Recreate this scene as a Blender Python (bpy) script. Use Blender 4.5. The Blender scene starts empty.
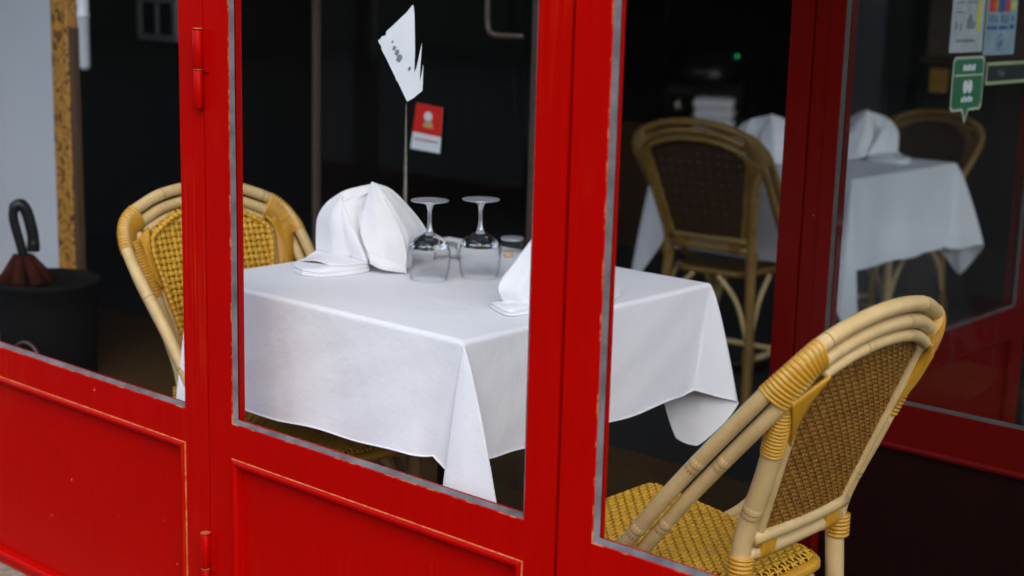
import bpy, bmesh, math, random
import numpy as np
from mathutils import Vector, Matrix
random.seed(7); RNG = np.random.default_rng(7)
SC = bpy.context.scene; COL = SC.collection
PI = math.pi

# ------------------------------------------------------------------ helpers
class MB:
    """collects geometry for ONE mesh object"""
    def __init__(s): s.v = []; s.f = []; s.m = []; s.sm = []
    def add(s, vs, fs, mat=0, smooth=True):
        b = len(s.v); s.v += [tuple(map(float, p)) for p in vs]
        s.f += [tuple(i + b for i in f) for f in fs]
        s.m += [mat] * len(fs); s.sm += [smooth] * len(fs)
    def box(s, x0, x1, y0, y1, z0, z1, mat=0):
        vs = [(x, y, z) for x in (x0, x1) for y in (y0, y1) for z in (z0, z1)]
        s.add(vs, [(0, 1, 3, 2), (4, 6, 7, 5), (0, 4, 5, 1), (2, 3, 7, 6), (0, 2, 6, 4), (1, 5, 7, 3)], mat, False)
    def grid(s, P, mat=0, smooth=True, flip=False):
        P = np.asarray(P, float); n, m = P.shape[:2]
        fs = []
        for i in range(n - 1):
            for j in range(m - 1):
                q = (i * m + j, (i + 1) * m + j, (i + 1) * m + j + 1, i * m + j + 1)
                fs.append(q[::-1] if flip else q)
        s.add(P.reshape(-1, 3), fs, mat, smooth)
    def tube(s, pts, r, seg=12, mat=0, closed=False, ref=None, r2=None, cap=True):
        """r: radius (number or per point), r2: radius along the second axis (elliptical)"""
        P = np.asarray(pts, float); n = len(P)
        if closed: T = np.roll(P, -1, 0) - np.roll(P, 1, 0)
        else: T = np.gradient(P, axis=0)
        T /= np.linalg.norm(T, axis=1)[:, None] + 1e-12
        r = np.broadcast_to(np.asarray(r, float), (n,)); r2 = r if r2 is None else np.broadcast_to(np.asarray(r2, float), (n,))
        N = np.zeros_like(P)
        if ref is not None:
            ref = np.broadcast_to(np.asarray(ref, float), (n, 3))
            N = ref - (ref * T).sum(1)[:, None] * T
            N /= np.linalg.norm(N, axis=1)[:, None] + 1e-12
        else:
            a = np.array([0, 0, 1.0]) if abs(T[0][2]) < .9 else np.array([1.0, 0, 0])
            c = a - (a @ T[0]) * T[0]; c /= np.linalg.norm(c); N[0] = c
            for i in range(1, n):
                c = N[i - 1] - (N[i - 1] @ T[i]) * T[i]; N[i] = c / (np.linalg.norm(c) + 1e-12)
        B = np.cross(T, N)
        ang = np.linspace(0, 2 * PI, seg, endpoint=False)
        V = P[:, None, :] + r[:, None, None] * np.cos(ang)[None, :, None] * N[:, None, :] + r2[:, None, None] * np.sin(ang)[None, :, None] * B[:, None, :]
        fs = []
        for i in range(n if closed else n - 1):
            k = (i + 1) % n
            for j in range(seg):
                l = (j + 1) % seg
                fs.append((i * seg + j, i * seg + l, k * seg + l, k * seg + j))
        if cap and not closed:
            fs.append(tuple(range(seg - 1, -1, -1))); fs.append(tuple((n - 1) * seg + j for j in range(seg)))
        s.add(V.reshape(-1, 3), fs, mat)
    def lathe(s, prof, c=(0, 0, 0), seg=40, mat=0):
        ang = np.linspace(0, 2 * PI, seg, endpoint=False)
        n = len(prof); V = [(c[0] + r * math.cos(a), c[1] + r * math.sin(a), c[2] + z) for r, z in prof for a in ang]
        fs = []
        for i in range(n - 1):
            for j in range(seg):
                l = (j + 1) % seg
                fs.append((i * seg + j, i * seg + l, (i + 1) * seg + l, (i + 1) * seg + j))
        s.add(V, fs, mat)
    def prism(s, poly, h, M=None, mat=0):
        """flat polygon in its own xy plane, thickness h along z, placed by matrix M"""
        M = M or Matrix()
        n = len(poly)
        vs = [M @ Vector((x, y, 0)) for x, y in poly] + [M @ Vector((x, y, h)) for x, y in poly]
        fs = [tuple(range(n - 1, -1, -1)), tuple(range(n, 2 * n))] + [(i, (i + 1) % n, n + (i + 1) % n, n + i) for i in range(n)]
        s.add(vs, fs, mat, False)
    def build(s, name, mats, parent=None, bevel=0, solid=0, subd=0):
        me = bpy.data.meshes.new(name); me.from_pydata(s.v, [], s.f)
        for m in (mats if isinstance(mats, (list, tuple)) else [mats]): me.materials.append(m)
        me.polygons.foreach_set('material_index', s.m); me.polygons.foreach_set('use_smooth', s.sm); me.update()
        o = bpy.data.objects.new(name, me); COL.objects.link(o)
        if parent is not None: o.parent = parent
        if bevel:
            b = o.modifiers.new('b', 'BEVEL'); b.width = bevel; b.segments = 2; b.limit_method = 'ANGLE'; b.angle_limit = .6
        if solid:
            b = o.modifiers.new('s', 'SOLIDIFY'); b.thickness = solid; b.offset = 0
        if subd:
            b = o.modifiers.new('d', 'SUBSURF'); b.levels = subd; b.render_levels = subd
        return o

def tag(o, label=None, cat=None, group=None, kind=None):
    if label: o['label'] = label
    if cat: o['category'] = cat
    if group: o['group'] = group
    if kind: o['kind'] = kind
    return o
def thing(name, loc, rz, label, cat, group=None):
    o = bpy.data.objects.new(name, None); COL.objects.link(o); o.location = loc; o.rotation_euler = (0, 0, rz)
    o.empty_display_size = .1
    return tag(o, label, cat, group)
def dup(root, loc, rz, label, group=None, scale=None, dimmed=False):
    """a copy of a thing with copies of its parts and sub-parts"""
    r = root.copy(); COL.objects.link(r); r.location = loc; r.rotation_euler = (0, 0, rz); r['label'] = label
    if group: r['group'] = group
    if scale: r.scale = scale
    def dim_cane(o):  # back-room shade put in as darker cane; front legs and braces stay pale
        if dimmed:
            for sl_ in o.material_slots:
                k = {'pale rattan cane': 'cane_shaded', 'golden cane binding': 'wrap_shaded', 'golden woven cane': 'weave_shaded', 'dark back weave': 'weave_shaded'}.get(sl_.material.name)
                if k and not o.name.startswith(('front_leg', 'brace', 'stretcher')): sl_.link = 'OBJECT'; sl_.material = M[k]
    for ch in list(root.children):
        c = ch.copy(); COL.objects.link(c); c.parent = r; dim_cane(c)
        for g in list(ch.children):
            d = g.copy(); COL.objects.link(d); d.parent = c; dim_cane(d)
    return r
def cr(pts, n=12):
    pts = np.array(pts, float); q = np.vstack([2 * pts[0] - pts[1], pts, 2 * pts[-1] - pts[-2]]); o = []
    for i in range(1, len(q) - 2):
        t = np.linspace(0, 1, n, endpoint=False)[:, None]; a, b, c, d = q[i - 1], q[i], q[i + 1], q[i + 2]
        o.append(.5 * (2 * b + (c - a) * t + (2 * a - 5 * b + 4 * c - d) * t ** 2 + (3 * b - a - 3 * c + d) * t ** 3))
    return np.vstack(o + [pts[-1:]])

# ------------------------------------------------------------------ materials
def new_mat(name):
    m = bpy.data.materials.new(name); m.use_nodes = True; nt = m.node_tree; nt.nodes.clear()
    out = nt.nodes.new('ShaderNodeOutputMaterial'); return m, nt, out
def nd(nt, t, **kw):
    n = nt.nodes.new(t)
    for k, v in kw.items():
        if k in n.inputs.keys() if isinstance(k, str) else False: n.inputs[k].default_value = v
        else: setattr(n, k, v)
    return n
def coords(nt, scale=(1, 1, 1), rot=(0, 0, 0)):
    tc = nt.nodes.new('ShaderNodeTexCoord'); mp = nt.nodes.new('ShaderNodeMapping')
    mp.inputs['Scale'].default_value = scale; mp.inputs['Rotation'].default_value = rot
    nt.links.new(tc.outputs['Object'], mp.inputs['Vector']); return mp.outputs['Vector']
def noise(nt, vec, scale, detail=4, rough=.55):
    n = nt.nodes.new('ShaderNodeTexNoise'); n.inputs['Scale'].default_value = scale; n.inputs['Detail'].default_value = detail
    n.inputs['Roughness'].default_value = rough; nt.links.new(vec, n.inputs['Vector']); return n.outputs['Fac']
def ramp(nt, fac, stops):
    r = nt.nodes.new('ShaderNodeValToRGB'); e = r.color_ramp.elements
    while len(e) < len(stops): e.new(.5)
    for el, (p, c) in zip(e, stops):
        el.position = p; el.color = (*c, 1) if len(c) == 3 else c
    nt.links.new(fac, r.inputs['Fac']); return r.outputs['Color']
def mix(nt, fac, a, b):
    m = nt.nodes.new('ShaderNodeMix'); m.data_type = 'RGBA'
    for sock, val in ((m.inputs[0], fac), (m.inputs[6], a), (m.inputs[7], b)):
        if hasattr(val, 'links'): nt.links.new(val, sock)
        elif isinstance(val, (int, float)): sock.default_value = val
        else: sock.default_value = (*val, 1)
    return m.outputs[2]
def bump(nt, h, strength, dist=.001):
    b = nt.nodes.new('ShaderNodeBump'); b.inputs['Strength'].default_value = strength; b.inputs['Distance'].default_value = dist
    nt.links.new(h, b.inputs['Height']); return b.outputs['Normal']
def principled(nt, out, col, rough=.5, normal=None, **kw):
    p = nt.nodes.new('ShaderNodeBsdfPrincipled')
    if hasattr(col, 'links'): nt.links.new(col, p.inputs['Base Color'])
    else: p.inputs['Base Color'].default_value = (*col, 1)
    if hasattr(rough, 'links'): nt.links.new(rough, p.inputs['Roughness'])
    else: p.inputs['Roughness'].default_value = rough
    if normal is not None: nt.links.new(normal, p.inputs['Normal'])
    for k, v in kw.items(): p.inputs[k].default_value = v
    nt.links.new(p.outputs[0], out.inputs['Surface']); return p
def simple(name, col, rough=.5, var=.15, scale=30, bmp=0, bscale=200, **kw):
    m, nt, out = new_mat(name); v = coords(nt)
    c = ramp(nt, noise(nt, v, scale), [(.3, [x * (1 - var) for x in col]), (.7, [min(1, x * (1 + var)) for x in col])])
    nrm = bump(nt, noise(nt, v, bscale, 3), bmp) if bmp else None
    principled(nt, out, c, rough, nrm, **kw); return m

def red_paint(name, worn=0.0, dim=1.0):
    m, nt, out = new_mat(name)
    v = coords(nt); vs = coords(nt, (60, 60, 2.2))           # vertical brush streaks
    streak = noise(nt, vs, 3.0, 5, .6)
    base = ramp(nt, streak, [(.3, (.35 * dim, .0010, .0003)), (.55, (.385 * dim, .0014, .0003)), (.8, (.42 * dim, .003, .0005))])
    # patches where the top coat has faded to orange along the brush lines
    fz = ramp(nt, noise(nt, coords(nt, (1.2, 1.2, .8)), 2.6, 3), [(.56, (0, 0, 0)), (.70, (1, 1, 1))])
    fs_ = ramp(nt, noise(nt, coords(nt, (75, 75, 1.6)), 2.2, 4, .65), [(.50, (0, 0, 0)), (.68, (.75, .75, .75))])
    fm = nt.nodes.new('ShaderNodeMix'); fm.data_type = 'RGBA'; fm.blend_type = 'MULTIPLY'; fm.inputs[0].default_value = 1
    nt.links.new(fz, fm.inputs[6]); nt.links.new(fs_, fm.inputs[7])
    base = mix(nt, fm.outputs[2], base, (.48 * dim, .028, .004))
    blot = noise(nt, v, 5, 5, .6)
    base = mix(nt, ramp(nt, blot, [(.5, (0, 0, 0)), (.85, (.5, .5, .5))]), base, (.31 * dim, .0008, .0003))
    # chips and scuffs: small irregular spots that show the old orange/primer coat
    vo = nt.nodes.new('ShaderNodeTexVoronoi'); vo.inputs['Scale'].default_value = 26
    nt.links.new(v, vo.inputs['Vector'])
    n2 = noise(nt, v, 160, 3)
    ad = nt.nodes.new('ShaderNodeMath'); ad.operation = 'MULTIPLY_ADD'; ad.inputs[1].default_value = .10
    nt.links.new(n2, ad.inputs[0]); nt.links.new(vo.outputs['Distance'], ad.inputs[2])
    gate = noise(nt, v, 9, 3)
    spot = ramp(nt, ad.outputs[0], [(.088, (1, 1, 1)), (.10, (0, 0, 0))])
    gt = ramp(nt, gate, [(.56, (0, 0, 0)), (.60, (1, 1, 1))])
    mu = nt.nodes.new('ShaderNodeMix'); mu.data_type = 'RGBA'; mu.blend_type = 'MULTIPLY'; mu.inputs[0].default_value = 1
    nt.links.new(spot, mu.inputs[6]); nt.links.new(gt, mu.inputs[7])
    col = mix(nt, mu.outputs[2], base, (.62, .22, .10))
    if worn:
        wn = noise(nt, coords(nt, (1, 1, 1)), 38, 5, .65)
        wf = ramp(nt, wn, [(.62 - worn * .35, (0, 0, 0)), (.72 - worn * .2, (1, 1, 1))])
        wc = ramp(nt, noise(nt, v, 90), [(.3, (.34, .11, .025)), (.7, (.44, .22, .09))])
        col = mix(nt, wf, base, wc)
    rg = ramp(nt, blot, [(.3, (.24,) * 3), (.8, (.42,) * 3)])
    principled(nt, out, col, rg, bump(nt, streak, .12, .0008), **{'Specular IOR Level': .06}); return m

def glass_pane(name, ior=1.35, smear=True, graze=.3, drip_reflect=.006):
    m, nt, out = new_mat(name)
    tr = nt.nodes.new('ShaderNodeBsdfTransparent'); tr.inputs['Color'].default_value = (.965, .975, .97, 1)
    gl = nt.nodes.new('ShaderNodeBsdfGlossy'); gl.inputs['Roughness'].default_value = .02
    lw = nt.nodes.new('ShaderNodeLayerWeight'); pw = nt.nodes.new('ShaderNodeMath'); pw.operation = 'POWER'; pw.inputs[1].default_value = 5
    nt.links.new(lw.outputs['Facing'], pw.inputs[0])
    r0 = ((ior - 1) / (ior + 1)) ** 2
    fr = nt.nodes.new('ShaderNodeMath'); fr.operation = 'MULTIPLY_ADD'; fr.inputs[1].default_value = graze; fr.inputs[2].default_value = r0
    nt.links.new(pw.outputs[0], fr.inputs[0])
    mx = nt.nodes.new('ShaderNodeMixShader'); nt.links.new(fr.outputs[0], mx.inputs['Fac'])
    nt.links.new(tr.outputs[0], mx.inputs[1]); nt.links.new(gl.outputs[0], mx.inputs[2])
    last = mx.outputs[0]
    if smear:                                                 # dust specks and dried drips; inner panes also get painted reflection streaks
        v = coords(nt); vo = nt.nodes.new('ShaderNodeTexVoronoi'); vo.inputs['Scale'].default_value = 75; nt.links.new(v, vo.inputs['Vector'])
        sp = ramp(nt, vo.outputs['Distance'], [(.02, (1, 1, 1)), (.085, (0, 0, 0))])
        gt = ramp(nt, noise(nt, v, 6, 3), [(.62, (0, 0, 0)), (.75, (.28, .28, .28))])
        dr = ramp(nt, noise(nt, coords(nt, (40, 40, 2.0)), 2.0, 4, .6), [(.62, (0, 0, 0)), (.85, (drip_reflect, drip_reflect, drip_reflect))])
        mu = nt.nodes.new('ShaderNodeMix'); mu.data_type = 'RGBA'; mu.blend_type = 'MULTIPLY'; mu.inputs[0].default_value = 1
        nt.links.new(sp, mu.inputs[6]); nt.links.new(gt, mu.inputs[7])
        a = nt.nodes.new('ShaderNodeMix'); a.data_type = 'RGBA'; a.blend_type = 'ADD'; a.inputs[0].default_value = 1
        nt.links.new(mu.outputs[2], a.inputs[6]); nt.links.new(dr, a.inputs[7])
        df = nt.nodes.new('ShaderNodeBsdfDiffuse'); df.inputs['Color'].default_value = (.6, .6, .58, 1)
        m2 = nt.nodes.new('ShaderNodeMixShader'); nt.links.new(a.outputs[2], m2.inputs['Fac'])
        nt.links.new(last, m2.inputs[1]); nt.links.new(df.outputs[0], m2.inputs[2]); last = m2.outputs[0]
    nt.links.new(last, out.inputs['Surface']); return m

def table_glass(name):
    """thin drinking-glass wall: mostly clear, mirror-like towards its rims"""
    m, nt, out = new_mat(name)
    tr = nt.nodes.new('ShaderNodeBsdfTransparent')
    lw0 = nt.nodes.new('ShaderNodeLayerWeight'); nt.links.new(ramp(nt, lw0.outputs['Facing'], [(.50, (.997, .998, .998)), (.80, (.90, .91, .91)), (.96, (.30, .31, .31))]), tr.inputs['Color'])
    gl = nt.nodes.new('ShaderNodeBsdfGlass'); gl.inputs['IOR'].default_value = 1.45; gl.inputs['Roughness'].default_value = 0
    gs = nt.nodes.new('ShaderNodeBsdfGlossy'); gs.inputs['Roughness'].default_value = .03
    lw = nt.nodes.new('ShaderNodeLayerWeight'); pw = nt.nodes.new('ShaderNodeMath'); pw.operation = 'POWER'; pw.inputs[1].default_value = 4
    nt.links.new(lw.outputs['Facing'], pw.inputs[0])
    fr = nt.nodes.new('ShaderNodeMath'); fr.operation = 'MULTIPLY_ADD'; fr.inputs[1].default_value = .8; fr.inputs[2].default_value = .010
    nt.links.new(pw.outputs[0], fr.inputs[0])
    mx = nt.nodes.new('ShaderNodeMixShader'); nt.links.new(fr.outputs[0], mx.inputs['Fac'])
    nt.links.new(tr.outputs[0], mx.inputs[1]); nt.links.new(gs.outputs[0], mx.inputs[2])
    nt.links.new(mx.outputs[0], out.inputs['Surface']); return m
def solid_glass(name):
    """thick clear glass catching the window light"""
    m, nt, out = new_mat(name)
    tr = nt.nodes.new('ShaderNodeBsdfTransparent'); tr.inputs['Color'].default_value = (.9, .92, .93, 1)
    gs = nt.nodes.new('ShaderNodeBsdfGlossy'); gs.inputs['Roughness'].default_value = .15; gs.inputs['Color'].default_value = (.95, .97, 1, 1)
    lw = nt.nodes.new('ShaderNodeLayerWeight'); pw = nt.nodes.new('ShaderNodeMath'); pw.operation = 'POWER'; pw.inputs[1].default_value = 1.5
    nt.links.new(lw.outputs['Facing'], pw.inputs[0])
    fr = nt.nodes.new('ShaderNodeMath'); fr.operation = 'MULTIPLY_ADD'; fr.inputs[1].default_value = .5; fr.inputs[2].default_value = .42
    nt.links.new(pw.outputs[0], fr.inputs[0])
    mx = nt.nodes.new('ShaderNodeMixShader'); nt.links.new(fr.outputs[0], mx.inputs['Fac'])
    nt.links.new(tr.outputs[0], mx.inputs[1]); nt.links.new(gs.outputs[0], mx.inputs[2])
    tl = nt.nodes.new('ShaderNodeBsdfTranslucent'); tl.inputs['Color'].default_value = (.9, .92, .95, 1)
    df = nt.nodes.new('ShaderNodeBsdfDiffuse'); df.inputs['Color'].default_value = (.85, .87, .9, 1)
    a1 = nt.nodes.new('ShaderNodeMixShader'); a1.inputs['Fac'].default_value = .5; nt.links.new(tl.outputs[0], a1.inputs[1]); nt.links.new(df.outputs[0], a1.inputs[2])
    a2 = nt.nodes.new('ShaderNodeMixShader'); nt.links.new(ramp(nt, lw.outputs['Facing'], [(.3, (.12, .12, .12)), (.9, (.45, .45, .45))]), a2.inputs['Fac'])  # white mixed in for window light gathered by the glass
    nt.links.new(mx.outputs[0], a2.inputs[1]); nt.links.new(a1.outputs[0], a2.inputs[2])
    nt.links.new(a2.outputs[0], out.inputs['Surface']); return m

def lens_glass(name):
    m, nt, out = new_mat(name)
    principled(nt, out, (.98, .99, .99), .0, None, **{'Transmission Weight': 1.0, 'IOR': 1.42}); return m

def linen(name, col=(.80, .79, .825)):
    m, nt, out = new_mat(name); v = coords(nt)
    c = ramp(nt, noise(nt, v, 7, 4), [(.3, [x * .985 for x in col]), (.7, col)])
    w1 = noise(nt, coords(nt, (900, 900, 60)), 1.0, 2); w2 = noise(nt, coords(nt, (60, 60, 900)), 1.0, 2)
    mxv = mix(nt, .5, w1, w2)
    wr = noise(nt, coords(nt, (1, 1, .6)), 11, 6, .55)
    cr1 = noise(nt, coords(nt, (1, 1, 1.6), (.3, .2, .5)), 34, 5, .6)
    n1 = nt.nodes.new('ShaderNodeBump'); n1.inputs['Strength'].default_value = .25; n1.inputs['Distance'].default_value = .0004
    nt.links.new(mxv, n1.inputs['Height'])
    n2 = nt.nodes.new('ShaderNodeBump'); n2.inputs['Strength'].default_value = .6; n2.inputs['Distance'].default_value = .007
    nt.links.new(wr, n2.inputs['Height']); nt.links.new(n1.outputs[0], n2.inputs['Normal'])
    n3 = nt.nodes.new('ShaderNodeBump'); n3.inputs['Strength'].default_value = .42; n3.inputs['Distance'].default_value = .0022
    nt.links.new(cr1, n3.inputs['Height']); nt.links.new(n2.outputs[0], n3.inputs['Normal'])
    principled(nt, out, c, .85, n3.outputs[0], **{'Specular IOR Level': .2, 'Sheen Weight': .15}); return m

def rattan(name, a, b, rough=.38):
    m, nt, out = new_mat(name); v = coords(nt)
    n1 = noise(nt, v, 14, 5, .6); n2 = noise(nt, v, 130, 4, .7)
    c = ramp(nt, n1, [(.3, a), (.7, b)])
    c = mix(nt, ramp(nt, n2, [(.55, (0, 0, 0)), (.8, (.55, .55, .55))]), c, [x * .62 for x in a])
    principled(nt, out, c, rough, bump(nt, n2, .15, .0005), **{'Specular IOR Level': .4}); return m
def strand(name, a, b):
    m, nt, out = new_mat(name); v = coords(nt)
    n1 = noise(nt, v, 55, 3, .6)
    c = ramp(nt, n1, [(.3, a), (.7, b)])
    principled(nt, out, c, .42, bump(nt, noise(nt, v, 400, 2), .2, .0004), **{'Specular IOR Level': .4}); return m

def planks(name, a, b, width=.12):
    m, nt, out = new_mat(name)
    br = nt.nodes.new('ShaderNodeTexBrick'); br.inputs['Scale'].default_value = 1; br.inputs['Brick Width'].default_value = 1.3
    br.inputs['Row Height'].default_value = width; br.inputs['Mortar Size'].default_value = .002
    br.inputs['Color1'].default_value = (*a, 1); br.inputs['Color2'].default_value = (*b, 1); br.inputs['Mortar'].default_value = (.008, .006, .004, 1)
    nt.links.new(coords(nt), br.inputs['Vector'])
    g = noise(nt, coords(nt, (1.5, 40, 1.5)), 3, 5, .6)
    c = mix(nt, ramp(nt, g, [(.35, (0, 0, 0)), (.75, (.6, .6, .6))]), br.outputs['Color'], [x * .4 for x in a])
    principled(nt, out, c, .5, bump(nt, g, .2)); return m
def carved(name):
    m, nt, out = new_mat(name)
    v = coords(nt, (34, 34, 24)); gl = noise(nt, v, 1.0, 1.5, .45)
    cut = ramp(nt, gl, [(.425, (1, 1, 1)), (.445, (0, 0, 0)), (.475, (0, 0, 0)), (.495, (1, 1, 1)), (.62, (1, 1, 1)), (.65, (.2, .2, .2))])
    n = noise(nt, coords(nt, (30, 30, 2)), 4, 4)
    wood = ramp(nt, n, [(.3, (.30, .135, .02)), (.7, (.42, .21, .035))])
    c = mix(nt, cut, (.05, .022, .008), wood)
    principled(nt, out, c, .45, bump(nt, gl, .6, .004)); return m
def pavement(name):
    m, nt, out = new_mat(name); v = coords(nt)
    n = noise(nt, v, 60, 6, .7); n2 = noise(nt, v, .8, 4)
    c = ramp(nt, n, [(.3, (.03, .028, .025)), (.7, (.06, .055, .048))])
    c = mix(nt, ramp(nt, n2, [(.4, (0, 0, 0)), (.8, (.4, .4, .4))]), c, (.05, .047, .043))
    principled(nt, out, c, .8, bump(nt, n, .5)); return m
def emit(name, col, s):
    m, nt, out = new_mat(name); e = nt.nodes.new('ShaderNodeEmission'); e.inputs['Color'].default_value = (*col, 1); e.inputs['Strength'].default_value = s
    nt.links.new(e.outputs[0], out.inputs['Surface']); return m

M = dict(
    red=red_paint('red paint'), red_shaded=red_paint('shaded red inner paint', 0, .27), panel_shaded=simple('shaded lower panel', (.010, .0015, .001), .6, .2, 6, **{'Specular IOR Level': .05}), putty_shaded=simple('shaded inner putty', (.035, .037, .033), .8, .3, 22), worn=red_paint('worn red edge', 1.0), worn_light=red_paint('lightly worn edge', .35),  # inner red, lower panel and inner putty carry their shade in the colour
    putty=simple('grey putty', (.095, .10, .105), .85, .45, 22, .4, 60),
    glass=glass_pane('window glass', 1.16), glass_in=glass_pane('inner window glass', 1.3, True, .5, .028), tglass=table_glass('drinking glass'), sglass=solid_glass('stem glass'), lens=lens_glass('thick bowl glass'),
    linen=linen('white linen'), napkin=linen('white napkin linen', (.82, .81, .84)),
    pole=rattan('pale rattan cane', (.52, .345, .14), (.66, .47, .22)), node=simple('cane node', (.12, .07, .025), .6),
    wrap=rattan('golden cane binding', (.45, .215, .012), (.56, .285, .022), .32),
    cane_shaded=rattan('shaded brown cane', (.19, .10, .02), (.29, .165, .042)), wrap_shaded=strand('shaded cane binding', (.16, .08, .012), (.24, .125, .02)), weave_shaded=strand('shaded brown weave', (.045, .018, .006), (.062, .026, .008)),  # cane colours darkened to shade the back-room chairs
    weave=strand('golden woven cane', (.50, .25, .016), (.68, .38, .032)), weave_b=strand('dark back weave', (.18, .075, .009), (.31, .145, .022)),
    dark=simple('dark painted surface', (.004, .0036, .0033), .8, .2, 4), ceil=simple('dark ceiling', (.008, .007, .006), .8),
    white=simple('white painted board', (.46, .50, .56), .55, .04, 3), metal=simple('brushed metal', (.35, .31, .27), .35, .2, 60, Metallic=1.0),
    bronze=simple('dull bronze', (.075, .05, .036), .45, .2, 60), black=simple('black plastic', (.008, .008, .008), .3, .1, **{'Specular IOR Level': .25}),
    bucket=simple('black bucket', (.002, .0018, .0016), .9, .25, 20, **{'Specular IOR Level': .15}), rust=simple('rust cloth', (.034, .007, .003), .9, .3, 40, **{'Specular IOR Level': .05}),
    carved=carved('carved timber'), cabinet=planks('brown timber boards', (.07, .034, .014), (.09, .046, .018), .3),
    floor=planks('brown floorboards', (.085, .045, .014), (.12, .062, .018)), mat_=simple('dark floor matting', (.014, .013, .012), .9, .35, 90, .5, 300),
    pave=pavement('street paving'), stone=simple('sill stone', (.20, .17, .12), .8, .35, 40, .6, 120), wood=simple('table timber', (.13, .08, .055), .5, .2, 30),
    paper=simple('white sticker', (.78, .79, .82), .5, .05, 20), s_red=simple('red sticker ink', (.72, .018, .010), .45, .08), s_gold=simple('pale gold ink', (.60, .38, .16), .5, .2),
    s_pink=simple('faded red ink', (.5, .16, .12), .5), s_green=simple('green sticker ink', (.022, .16, .06), .4, .12), s_cream=simple('cream border ink', (.52, .55, .42), .5),
    s_black=simple('black sign face', (.01, .01, .01), .4), s_blue=simple('blue ink', (.03, .09, .30), .4), s_sky=simple('pale blue ink', (.30, .40, .46), .5),
    s_yel=simple('yellow tape', (.60, .55, .05), .5), s_grey=simple('grey ink', (.20, .22, .24), .5), s_lime=simple('pale lime border', (.42, .46, .22), .5),
    s_paperg=simple('grey white paper', (.50, .53, .54), .6), s_chalk=simple('faint chalk', (.22, .21, .20), .8), green_led=emit('green indicator light', (.05, 1, .3), .35),
    chrome=simple('coffee machine steel', (.30, .27, .22), .3, .25, 12, Metallic=1.0), orange=simple('amber glass', (.45, .22, .03), .4))

# ------------------------------------------------------------------ camera
lensf = 1500.0
pit, roll, yaw = .202122, .026986, -.712227
cp, sp_ = math.cos(pit), math.sin(pit)
fw = Vector((math.sin(yaw) * cp, math.cos(yaw) * cp, -sp_)); rt = Vector((math.cos(yaw), -math.sin(yaw), 0)); up = rt.cross(fw)
c_, s_ = math.cos(roll), math.sin(roll); rt, up = c_ * rt + s_ * up, -s_ * rt + c_ * up
cam = bpy.data.cameras.new('camera'); cam.sensor_width = 36; cam.lens = lensf / 1024 * 36
co = bpy.data.objects.new('camera', cam); COL.objects.link(co); SC.camera = co
co.matrix_world = Matrix(((rt.x, up.x, -fw.x, 0), (rt.y, up.y, -fw.y, 0), (rt.z, up.z, -fw.z, 1.315), (0, 0, 0, 1)))
cam.clip_start = .05; cam.clip_end = 2000
cam.dof.use_dof = True; cam.dof.focus_distance = 2.45; cam.dof.aperture_fstop = 3.2

# ------------------------------------------------------------------ light
w = bpy.data.worlds.new('World'); SC.world = w; w.use_nodes = True
nt = w.node_tree; bg = nt.nodes['Background']; sky = nt.nodes.new('ShaderNodeTexSky'); sky.sky_type = 'NISHITA'; sky.sun_disc = False
SUN_EL, SUN_AZ = math.radians(48), PI - .80
sky.sun_elevation = SUN_EL; sky.sun_rotation = SUN_AZ; sky.dust_density = 2.0
nt.links.new(sky.outputs[0], bg.inputs['Color']); bg.inputs['Strength'].default_value = .15
sl = bpy.data.lights.new('sun', 'SUN'); sl.energy = 1.0; sl.angle = math.radians(100); sl.color = (1, .96, .9)
so = bpy.data.objects.new('sun', sl); COL.objects.link(so)
sd = Vector((math.sin(SUN_AZ) * math.cos(SUN_EL), math.cos(SUN_AZ) * math.cos(SUN_EL), math.sin(SUN_EL)))
so.rotation_euler = sd.to_track_quat('Z', 'Y').to_euler(); so.location = (-4, -8, 12)
SC.view_settings.view_transform = 'Standard'; SC.view_settings.look = 'None'; SC.view_settings.gamma = 1; SC.view_settings.exposure = 1.12
SC.cycles.use_denoising = True
SC.cycles.max_bounces = 10; SC.cycles.transparent_max_bounces = 24; SC.cycles.diffuse_bounces = 5; SC.cycles.sample_clamp_indirect = 4
SC.cycles.caustics_reflective = False; SC.cycles.caustics_refractive = False

# ------------------------------------------------------------------ setting
def struct(name, boxes, mat):
    b = MB()
    for x in boxes: b.box(*x)
    o = b.build(name, mat); o['kind'] = 'structure'; return o
YF = 1.56                                                     # outer face of the red shopfront
b = MB(); b.grid([[(-200, -200, -.02), (-200, 200, -.02)], [(200, -200, -.02), (200, 200, -.02)]], smooth=False, flip=True)
o = b.build('pavement', M['pave']); o['kind'] = 'structure'
struct('floor', [(-6.5, .70, YF + .012, 3.36, -.018, 0)], M['floor'])
struct('dark_floor', [(-6.5, .70, 3.362, 7.6, -.018, .002)], M['mat_'])
struct('ceiling', [(-6.6, .8, YF - .1, 7.7, 2.62, 2.75)], M['ceil'])
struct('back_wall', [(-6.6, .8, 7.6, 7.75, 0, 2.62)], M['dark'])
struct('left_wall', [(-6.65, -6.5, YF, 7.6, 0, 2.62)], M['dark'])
struct('right_wall', [(.70, .85, 7.3, 7.6, 0, 2.62), (.70, .85, YF + .102, 7.298, 2.45, 2.62), (.70, .85, YF + .102, 7.298, -.018, .05), (.74, .80, 2.60, 2.66, .052, 2.448), (.74, .80, 4.9, 4.96, .052, 2.448)], M['dark'])  # left open along its length to bring in side light
struct('unseen_opposite_building', [(-40, 24, -16.4, -16, 0, 6)], M['stone'])  # unseen building opposite, added to block low sky light
struct('front_wall', [(-6.6, -4.75, YF - .05, YF + .1, 0, 2.62), (-4.75, .8, YF - .05, YF + .1, 2.42, 2.62), (.30, .8, YF - .05, YF + .1, 0, 2.42)], M['dark'])
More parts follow.
